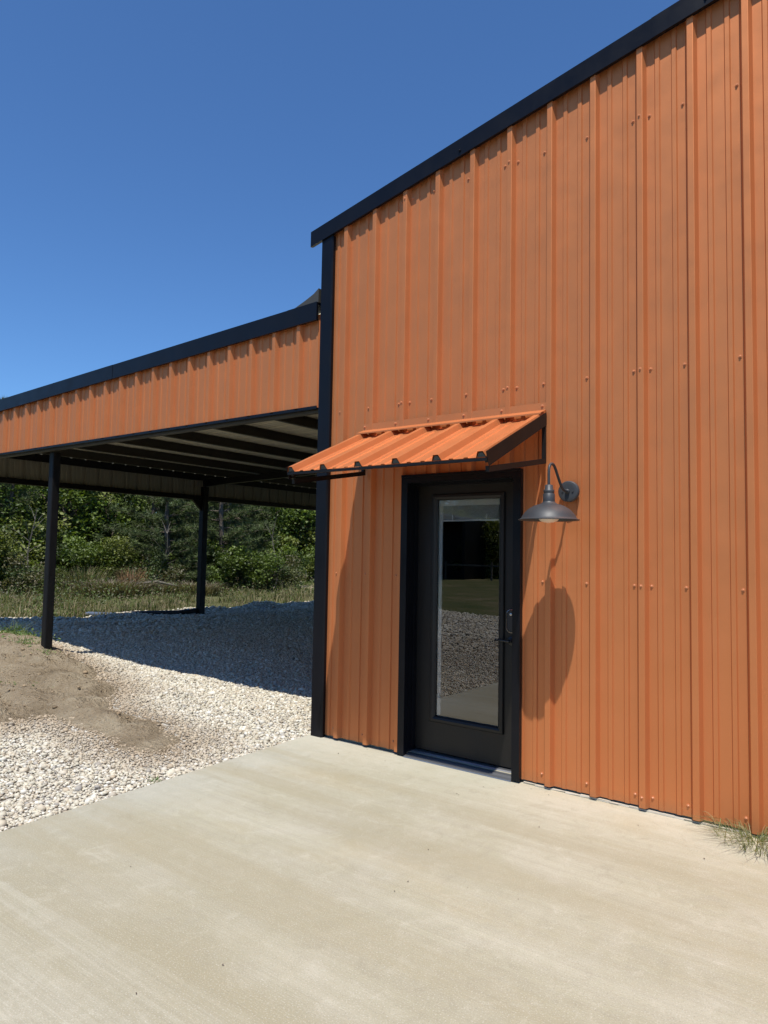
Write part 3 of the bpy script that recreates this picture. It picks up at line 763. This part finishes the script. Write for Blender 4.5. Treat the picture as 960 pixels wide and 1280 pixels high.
def make_broad(key, h, rx, n, size, pal, seed):
    V, F, T, cl = crown_leaves(int(60+rx*14), n, rx, h*.50, h*.52, size, pal, .45, .3)
    cm = soup('crown', V, F, T, M['leaf'], 'mesh'); bm = trunk_bm(h*.8, .10+.012*h, cl, 14, seed); me = bpy.data.meshes.new('trunk'); bm.to_mesh(me); bm.free(); me.materials.append(M['bark'])
    PROTO[key] = (me, cm)
def make_pine(key, h, seed):
    rd = np.random.default_rng(seed); Vs, Ts, Fs = [], [], []; bm = bmesh.new()
    tube(bm, [Vector((.05*math.sin(k), .05*math.cos(k*1.3), h*k/9-.1)) for k in range(10)], [.15*(1-.095*k) for k in range(10)], 8)
    cen = []
    z = h*.10
    while z < h:
        L = (1-z/h)**.8*1.9+.25
        for k in range(rd.integers(4, 7)):
            a = rd.uniform(0, 6.28); l = L*rd.uniform(.7, 1.15); e = Vector((math.cos(a)*l, math.sin(a)*l, z+l*rd.uniform(.05, .35)))
            tube(bm, [Vector((0, 0, z)), e], [.022, .006], 4)
            for s in np.linspace(.3, 1, max(3, int(l*5))):
                for _ in range(2): cen.append((e.x*s+rd.normal(0, .06), e.y*s+rd.normal(0, .06), z+(e.z-z)*s+rd.normal(0, .05), s))
        z += rd.uniform(.22, .36)
    cen = np.array(cen); m_ = 22; n = len(cen)*m_; idx = np.repeat(np.arange(len(cen)), m_)
    base = cen[idx, :3]; d = rd.normal(size=(n, 3)); d[:, 2] = d[:, 2]*.7+.45; d /= np.linalg.norm(d, axis=1)[:, None]
    l = rd.uniform(.13, .24, n)[:, None]; sd = np.cross(d, rd.normal(size=(n, 3))); sd /= np.linalg.norm(sd, axis=1)[:, None]; w = .011
    V = np.stack([base-sd*w, base+sd*w, base+d*l], 1).reshape(-1, 3); F = np.arange(3*n).reshape(-1, 3)
    tn = np.array([.075, .10, .034])*rd.uniform(.7, 1.35, (len(cen), 1)); T = np.repeat(tn[idx]*rd.uniform(.8, 1.25, (n, 1)), 3, 0)
    cm = soup('crown', V, F, T, M['needle'], 'mesh'); me = bpy.data.meshes.new('trunk'); bm.to_mesh(me); bm.free(); me.materials.append(M['bark'])
    PROTO[key] = (me, cm)
G = GREENS
make_broad('oak', 7.0, 2.5, 15000, .075, G[[0, 1, 2, 4]], 1)
make_broad('gum', 6.2, 2.1, 13000, .085, G[[1, 3, 0]]*1.12, 2)
make_broad('thicket', 4.6, 2.3, 13000, .06, G[[0, 2, 4, 1]], 3)
make_pine('pine', 7.2, 5); make_pine('pine2', 5.6, 6)
def tree(kind, x, y, s, rz, label, name, group='trees along the wood edge behind the carport'):
    me, cm = PROTO[kind]; r = thing(name, label, 'tree', (x, y, float(ground_h(x, y))-.05), group)
    r.rotation_euler = (0, 0, rz); r.scale = (s, s, s*rnd.uniform(.92, 1.1))
    for n_, d_ in (('trunk', me), ('crown', cm)):
        o = bpy.data.objects.new(n_, d_); COL.objects.link(o); o.parent = r
TL = [
 ('oak', -26.0, 4.5, .9, .3, 'full broadleaf tree farthest left behind the front post', 'broadleaf_tree'),
 ('thicket', -22.6, 6.6, 1.1, 1.2, 'low bushy tree left of the front post at the wood edge', 'broadleaf_tree'),
 ('pine', -24.8, 8.6, 1.08, 2.2, 'pine whose top just shows above the carport roof at far left', 'pine_tree'),
 ('gum', -22.8, 10.2, .95, 3.1, 'bright green broadleaf tree just right of the front post', 'broadleaf_tree'),
 ('oak', -23.8, 12.6, .95, 4.4, 'rounded broadleaf tree behind the dry red grass clump', 'broadleaf_tree'),
 ('pine2', -19.6, 12.3, 1.1, .8, 'small dark pine leaning over the dry red grass clump', 'pine_tree'),
 ('pine', -20.4, 14.4, .9, 5.0, 'tall dark pine left of the far carport post', 'pine_tree'),
 ('pine2', -18.6, 15.2, 1.15, 3.9, 'dark pine standing right behind the far carport post', 'pine_tree'),
 ('pine2', -17.9, 11.7, .95, 1.4, 'small pine in front of the others, right of the reddish grass', 'pine_tree'),
 ('pine2', -17.2, 13.7, 1.0, 2.6, 'small pine right behind the far post, half hidden by it', 'pine_tree'),
 ('pine', -19.6, 17.0, .85, 4.1, 'slender pine between the far post and the sandy path', 'pine_tree'),
 ('pine', -21.4, 7.6, .8, 1.9, 'dark pine directly behind the front post', 'pine_tree'),
 ('thicket', -21.2, 17.8, 1.2, 2.0, 'dense shrubby tree right of the far carport post', 'broadleaf_tree'),
 ('oak', -22.2, 20.6, 1.15, 5.5, 'broadleaf tree left of the bright leafy tree at the carport rear', 'broadleaf_tree'),
 ('gum', -20.4, 22.2, 1.15, 1.0, 'bright leafy broadleaf tree beside the corner trim of the building', 'broadleaf_tree'),
 ('gum', -21.6, 26.2, 1.2, 2.7, 'broadleaf tree hidden mostly behind the building corner', 'broadleaf_tree'),
 ('oak', -27.2, 9.9, .9, 2.9, 'second row broadleaf tree between the pine and the bright green tree', 'broadleaf_tree'),
 ('oak', -25.5, 16.2, 1.2, 1.9, 'second row broadleaf tree behind the dark pines', 'broadleaf_tree'),
 ('gum', -25.2, 24.0, 1.25, .2, 'second row broadleaf tree behind the bright leafy tree', 'broadleaf_tree'),
 ('gum', -25.0, 1.0, 1.1, 4.0, 'broadleaf tree at the left end of the wood edge', 'broadleaf_tree'),
]
for k_, x, y, s_, rz, lab, nm in TL: tree(k_, x, y, s_, rz, lab, nm)
# ---- low shrubs of the wood edge
def shrub_mesh(n, rx, rz, size, pal, seed):
    V, F, T, cl = crown_leaves(26, n, rx, rz, rz*.75, size, pal, .35, .05, (.22, .5)); return soup('shrub', V, F, T, M['leaf'], 'mesh')
SH = [shrub_mesh(5200, 1.15, .95, .045, G[[0, 1, 2]], 1), shrub_mesh(5200, 1.3, .75, .042, np.array([[.09, .10, .04], [.12, .11, .055], [.06, .085, .03]]), 2), shrub_mesh(6000, 1.0, 1.2, .05, G[[1, 3, 1]]*1.1, 3)]
SL = [(0, -19.6, 4.6, 1.2, 'green shrub left of the front post at the grass edge'), (2, -20.4, 7.3, 1.25, 'yellowish green shrub behind the front post'),
 (0, -19.9, 9.1, 1.3, 'dark green shrub right of the front post'), (2, -19.2, 10.4, 1.0, 'small bright shrub beside the dry red grass clump'),
 (1, -17.6, 10.9, 1.0, 'dull olive shrub right of the dry red grass clump'), (0, -17.2, 12.6, 1.2, 'dark shrub left of the far post'),
 (0, -16.0, 13.9, 1.15, 'dark shrub just right of the far post'), (1, -15.9, 15.6, 1.0, 'dull olive shrub in the gap right of the far post'),
 (2, -18.6, 18.3, 1.15, 'yellow green bush near the sandy path'), (2, -18.3, 21.2, 1.2, 'bright bush at the far end of the sandy path'),
 (1, -18.6, 6.4, 1.0, 'low tangled olive bush near the front post'), (2, -19.0, 5.6, 1.1, 'round bright shrub left of the front post, nearest the grass'), (0, -17.9, 14.3, 1.3, 'dark shrub directly behind the far post'), (1, -19.4, 13.2, 1.2, 'dull olive shrub under the tall dark pine'), (0, -17.4, 17.0, 1.2, 'green shrub left of the sandy path'),
 (0, -21.0, 2.6, 1.2, 'green shrub at the left end of the wood edge')]
for k_, x, y, s_, lab in SL:
    o = bpy.data.objects.new('shrub', SH[k_]); COL.objects.link(o); o.location = (x, y, float(ground_h(x, y))-.1); o.scale = (s_,)*3; o.rotation_euler.z = x*3
    tag(o, lab, 'shrub', 'shrubs along the wood edge')
# ---- woods massed behind
n = 90000; u = rng.uniform(0, 1, n); X = -27-7*rng.random(n)**1.5+u*1.0; Yw = -14+u*62; Hh = 5.6+1.8*fbm(X, Yw, 3.5, 61); Z = rng.random(n)**.9*Hh
X = X-(Z/8)**2*.8+.9*fbm(Yw, Z, 1.8, 67); ton = (1+1.1*fbm(Yw+X, Z, 1.1, 71))[:, None]*rng.uniform(.7, 1.3, (n, 1))
V, F = leaf_quads(np.stack([X, Yw, Z], 1), np.full(n, .15)); T = G[rng.integers(0, 5, n)]*np.clip(ton, .4, 1.7)
tag(soup('woods', V, F, np.repeat(T, 4, 0), M['leaf']), 'mixed green woods massed behind the wood edge', 'woods', kind='stuff')
# ---- bare stems
def bare(x, y, h, seed, label, lean=0):
    rd = random.Random(seed); bm = bmesh.new(); P = [Vector((lean*t_*h+.08*math.sin(t_*7+seed), .06*math.cos(t_*5+seed), h*t_-.1)) for t_ in [i/8 for i in range(9)]]
    tube(bm, P, [.032*(1-.1*i) for i in range(9)], 6)
    for _ in range(9):
        s = P[rd.randrange(3, 9)]; e = s+Vector((rd.uniform(-.6, .6), rd.uniform(-.6, .6), rd.uniform(.2, .8))); tube(bm, [s, s.lerp(e, .5)+Vector((0, 0, .06)), e], [.012, .007, .003], 4)
    o = obj('bare_sapling', bm, M['greybark']); o.location = (x, y, float(ground_h(x, y))); tag(o, label, 'sapling')
bare(-18.6, 6.9, 2.9, 1, 'thin bare pale sapling left of the front post', .05); bare(-15.4, 15.0, 2.4, 5, 'bare grey sapling right of the far post', -.06); bare(-17.5, 11.0, 2.2, 9, 'leaning dead stem beside the dry red grass clump', .25)
bm = bmesh.new(); tube(bm, [(-16.2, 9.3, .35), (-15.9, 9.9, .42), (-15.2, 10.6, .2), (-14.8, 11.2, .02)], [.03, .045, .035, .02], 7)
tag(obj('fallen_branch', bm, M['greybark']), 'pale fallen branch lying in the dry grass near the wood edge', 'branch')
# ---- grasses
def grass_field(name, n, x0, x1, y0, y1, keep, h, w, pal, pw, label, hv=.45, lean=(.2, .8)):
    x, y = region(n, x0, x1, y0, y1); cl_ = fbm(x, y, .9, 91)+.5*fbm(x, y, .3, 93)
    k = keep(x, y) & (rng.random(n) < np.clip(.55+1.6*cl_, .06, 1)); x, y, cl_ = x[k], y[k], cl_[k]; n = len(x)
    z = ground_h(x, y)-.04; hh = h*np.exp(rng.normal(0, hv, n))*np.clip(1+1.3*cl_, .35, 2.2)
    V, F = blades(np.stack([x, y, z], 1), hh, w*rng.uniform(.6, 1.4, n), rng.uniform(*lean, n))
    ci = rng.choice(len(pal), n, p=pw); T = pal[ci]*(1+.6*fbm(x, y, 1.4, 95))[:, None]*rng.uniform(.7, 1.25, (n, 1))
    return tag(soup(name, V, F, np.repeat(T, 6, 0), M['grassblade']), label, 'grass', kind='stuff')
PALD = np.array([[.24, .20, .12], [.15, .145, .065], [.07, .105, .028], [.11, .14, .04], [.31, .26, .17]])
off_path = lambda x, y: ~path_keep(x, y)
beyond = lambda x, y: (~gravel_keep(x, y)) & off_path(x, y) & (x < -9.6)
grass_field('rough_grass', 105000, -20.5, -9.4, .5, 21, lambda x, y: beyond(x, y) & (y < 14+(-x-9)*.55), .11, .008, PALD, [.30, .30, .18, .10, .12], 'rough dry and green grass between the gravel and the wood edge')
grass_field('green_grass', 60000, -24, -12, 13, 30, lambda x, y: beyond(x, y) & (y > 13+(-x-9)*.45), .10, .009, np.array([[.09, .15, .035], [.13, .19, .05], [.22, .22, .10], [.30, .26, .15]]), [.4, .3, .18, .12], 'fresh green grass around the sandy path')
grass_field('weedy_verge', 16000, -14, -9.2, -5, 1.5, lambda x, y: x < -9.7, .14, .008, PALD, [.2, .25, .25, .2, .1], 'weedy grass left of the gravel yard')
n = 46000; x, y = region(n, -20.5, -9.9, 1.5, 22); dd_ = (-x-10)+.35*(y-6)*0; cl_ = fbm(x, y, 1.3, 131)+.6*fbm(x, y, .45, 133)
k = beyond(x, y) & (rng.random(n) < np.clip(.22+1.6*cl_+.07*(dd_-3), 0, 1)); x, y, cl_ = x[k], y[k], cl_[k]; z = ground_h(x, y)+rng.random(len(x))**1.3*np.clip(.22+.9*cl_+.05*(-x-13), .08, 1.0)
SC = np.array([[.075, .11, .028], [.12, .15, .045], [.10, .10, .05], [.16, .13, .08], [.055, .08, .02]]); V, F = leaf_quads(np.stack([x, y, z], 1), np.full(len(x), .042), .4)
tag(soup('scrub', V, F, np.repeat(SC[rng.integers(0, 5, len(x))]*rng.uniform(.65, 1.3, (len(x), 1)), 4, 0), M['leaf']), 'low tangled green and brown scrub in the grass below the trees', 'scrub', kind='stuff')
def clump(name, x, y, n, r, h, w, pal, label, cat, lean=(.15, .6), z=None):
    a = rng.uniform(0, 2*np.pi, n); rr = r*rng.random(n)**.7; bx = x+rr*np.cos(a); by = y+rr*np.sin(a)
    zz = ground_h(bx, by)-.02 if z is None else np.full(n, z)
    V, F = blades(np.stack([bx, by, zz], 1), h*rng.uniform(.45, 1.2, n), w*rng.uniform(.6, 1.3, n), rng.uniform(*lean, n), a+rng.normal(0, .5, n))
    T = pal[rng.integers(0, len(pal), n)]*rng.uniform(.7, 1.25, (n, 1))
    return tag(soup(name, V, F, np.repeat(T, 6, 0), M['grassblade']), label, cat)
RED = np.array([[.36, .20, .11], [.42, .27, .16], [.28, .17, .09]])
clump('dry_grass_clump', -16.9, 9.6, 420, .42, .85, .010, RED, 'tall reddish dry grass clump at the wood edge between the posts', 'dry grass', (.1, .4))
clump('dry_grass_clump', -17.9, 8.4, 500, .7, .9, .012, PALD[[0, 1, 2]], 'straw coloured dry grass clump left of the reddish one', 'dry grass', (.2, .7))
BR = np.array([[.16, .13, .09], [.11, .09, .065], [.22, .19, .14]])
clump('brush_pile', -16.3, 8.5, 1500, 1.1, .6, .014, BR, 'grey brown heap of dead brush in the grass left of the reddish clump', 'brush', (.5, 1.3))
clump('brush_pile', -15.4, 10.9, 1300, 1.0, .5, .014, BR, 'grey brown heap of dead brush just left of the far post', 'brush', (.5, 1.3))
WG = np.array([[.10, .17, .05], [.14, .20, .07], [.20, .22, .10]])
def weed(x, y, n, r, size, label, h=.25):
    c = rng.normal(size=(n, 3))*np.array([r, r, h*.35])*.55+np.array([x, y, 0]); c[:, 2] = ground_h(c[:, 0], c[:, 1])+np.abs(c[:, 2])+.01
    V, F = leaf_quads(c, np.full(n, size), .45, .6); T = np.repeat(WG[rng.integers(0, 3, n)]*rng.uniform(.8, 1.3, (n, 1)), 4, 0)
    # thin stems join the leaves to the root
    m_ = max(6, n//12); b = np.tile([x, y, 0.], (m_, 1))+rng.normal(size=(m_, 3))*np.array([r, r, 0])*.3; b[:, 2] = ground_h(b[:, 0], b[:, 1])-.01
    V2, F2 = blades(b, np.full(m_, h)*rng.uniform(.6, 1.1, m_), np.full(m_, .004), rng.uniform(.3, .9, m_)); 
    F2q = F2+len(V); T2 = np.repeat(WG[rng.integers(0, 3, m_)], 6, 0)
    tag(soup('weed', np.concatenate([V, V2]), np.concatenate([F, F2q]), np.concatenate([T, T2]), M['grassblade']), label, 'weed')
weed(-6.05, .52, 900, .34, .034, 'leafy bright green weed on the dirt left of the front post', .34)
weed(-4.75, .02, 260, .22, .018, 'pale thin weed at the left foot of the front post', .26)
weed(-4.25, -.03, 160, .16, .018, 'small pale weed at the right foot of the front post', .12)
weed(-3.35, -.55, 200, .30, .016, 'flat weed sprawling over the cracked dirt mound', .07)
weed(-3.0, -.42, 90, .14, .014, 'little weed on the crest of the dirt mound', .06)
weed(.19, -1.52, 60, .05, .007, 'tiny green sprig at the slab edge', .03)
clump('grass_tuft', 3.56, -.09, 420, .21, .11, .0017, np.array([[.14, .17, .06], [.20, .21, .10], [.10, .13, .05], [.30, .26, .14]]), 'sparse sprawling grass tuft growing at the foot of the wall', 'grass tuft', (1.0, 2.2), z=.003)
# leaf litter and grit on the slab
pn = 26; lx = rng.uniform(.4, 3.6, pn); ly = -rng.random(pn)**1.5*3.2-.05
bm = bmesh.new()
for x, y in zip(lx, ly):
    r = rnd.uniform(.002, .005); a = rnd.uniform(0, 6.28)
    P_ = [bm.verts.new((x+r*math.cos(a+k*1.57)*(1.6 if k % 2 else .7), y+r*math.sin(a+k*1.57)*(1.6 if k % 2 else .7), .0035+(.004 if k == 0 else 0))) for k in range(4)]; bm.faces.new(P_)
tag(obj('litter', bm, M['bark']), 'tiny dark specks of litter scattered on the concrete', 'litter', kind='stuff')

# ------------------------------------------------------------ what stands behind the viewer (seen in the door glass)
shed = thing('pole_shed', 'dark open pole shed across the grass, seen only mirrored in the door glass', 'shed', (-20, -33, 0))
bm = bmesh.new(); prism(bm, [(-33, 3.4), (-15.9, 3.4), (-15.9, 3.6), (-24, 5.0), (-33, 3.6)], 1, -33, -30.3); obj('roof', bm, M['steel'], shed)
bm = bmesh.new(); box(bm, -33, -15.9, -33, -32.9, -.1, 3.4); box(bm, -33, -32.9, -32.9, -30.5, -.1, 3.4); box(bm, -16.0, -15.9, -32.9, -30.5, -.1, 3.4); obj('wall', bm, M['steel'], shed)
for x in (-15.95, -18.6, -22.2, -26):
    bm = bmesh.new(); box(bm, x-.1, x+.1, -30.6, -30.4, -.1, 3.4); obj('post', bm, M['steel'], shed)
bm = bmesh.new(); box(bm, -32, -10, -30.25, -30.2, .85, .95); 
for x in range(-32, -9, 3): box(bm, x-.04, x+.04, -30.28, -30.17, -.1, 1.1)
for i, (x, y, sc_) in enumerate(((-16.6, -34.2, 1.9), (-18.6, -35.2, 2.1), (-14.6, -35.2, 1.8), (-12.2, -34.6, 2.0), (-20.8, -36.5, 2.3))):
    o = bpy.data.objects.new('shrub', SH[2]); COL.objects.link(o); o.location = (x, y, -.1); o.scale = (sc_,)*3; o.rotation_euler.z = i*1.7
    tag(o, ['yellow green shrub just right of the pole shed', 'yellow green shrub behind the shed\'s right corner', 'second yellow green shrub to the right of the pole shed', 'yellow green shrub farthest right beyond the rail fence', 'largest yellow green shrub, behind the pole shed'][i], 'shrub', 'shrubs beyond the rail fence')
tag(obj('rail_fence', bm, M['greybark']), 'weathered rail fence in front of the pole shed', 'fence')
for i, (k_, x, y, s_) in enumerate((('gum', -17.0, -40.5, 1.2), ('oak', -10.5, -40, 1.2), ('gum', -19.5, -41, 1.4), ('oak', -7, -37, 1.1), ('oak', -23, -43, 1.3), ('gum', -3, -40, 1.2), ('oak', 3, -42, 1.2))):
    tree(k_, x, y, s_, i*1.1, ['bushy tree behind the right end of the pole shed', 'rounded tree right of the pole shed across the field', 'tree rising behind the shed roof at its right half', 'tree standing two trees right of the pole shed', 'tree rising behind the middle of the shed roof', 'tree far right of the pole shed across the field', 'rightmost tree of the row across the field'][i], 'broadleaf_tree', 'trees across the field')
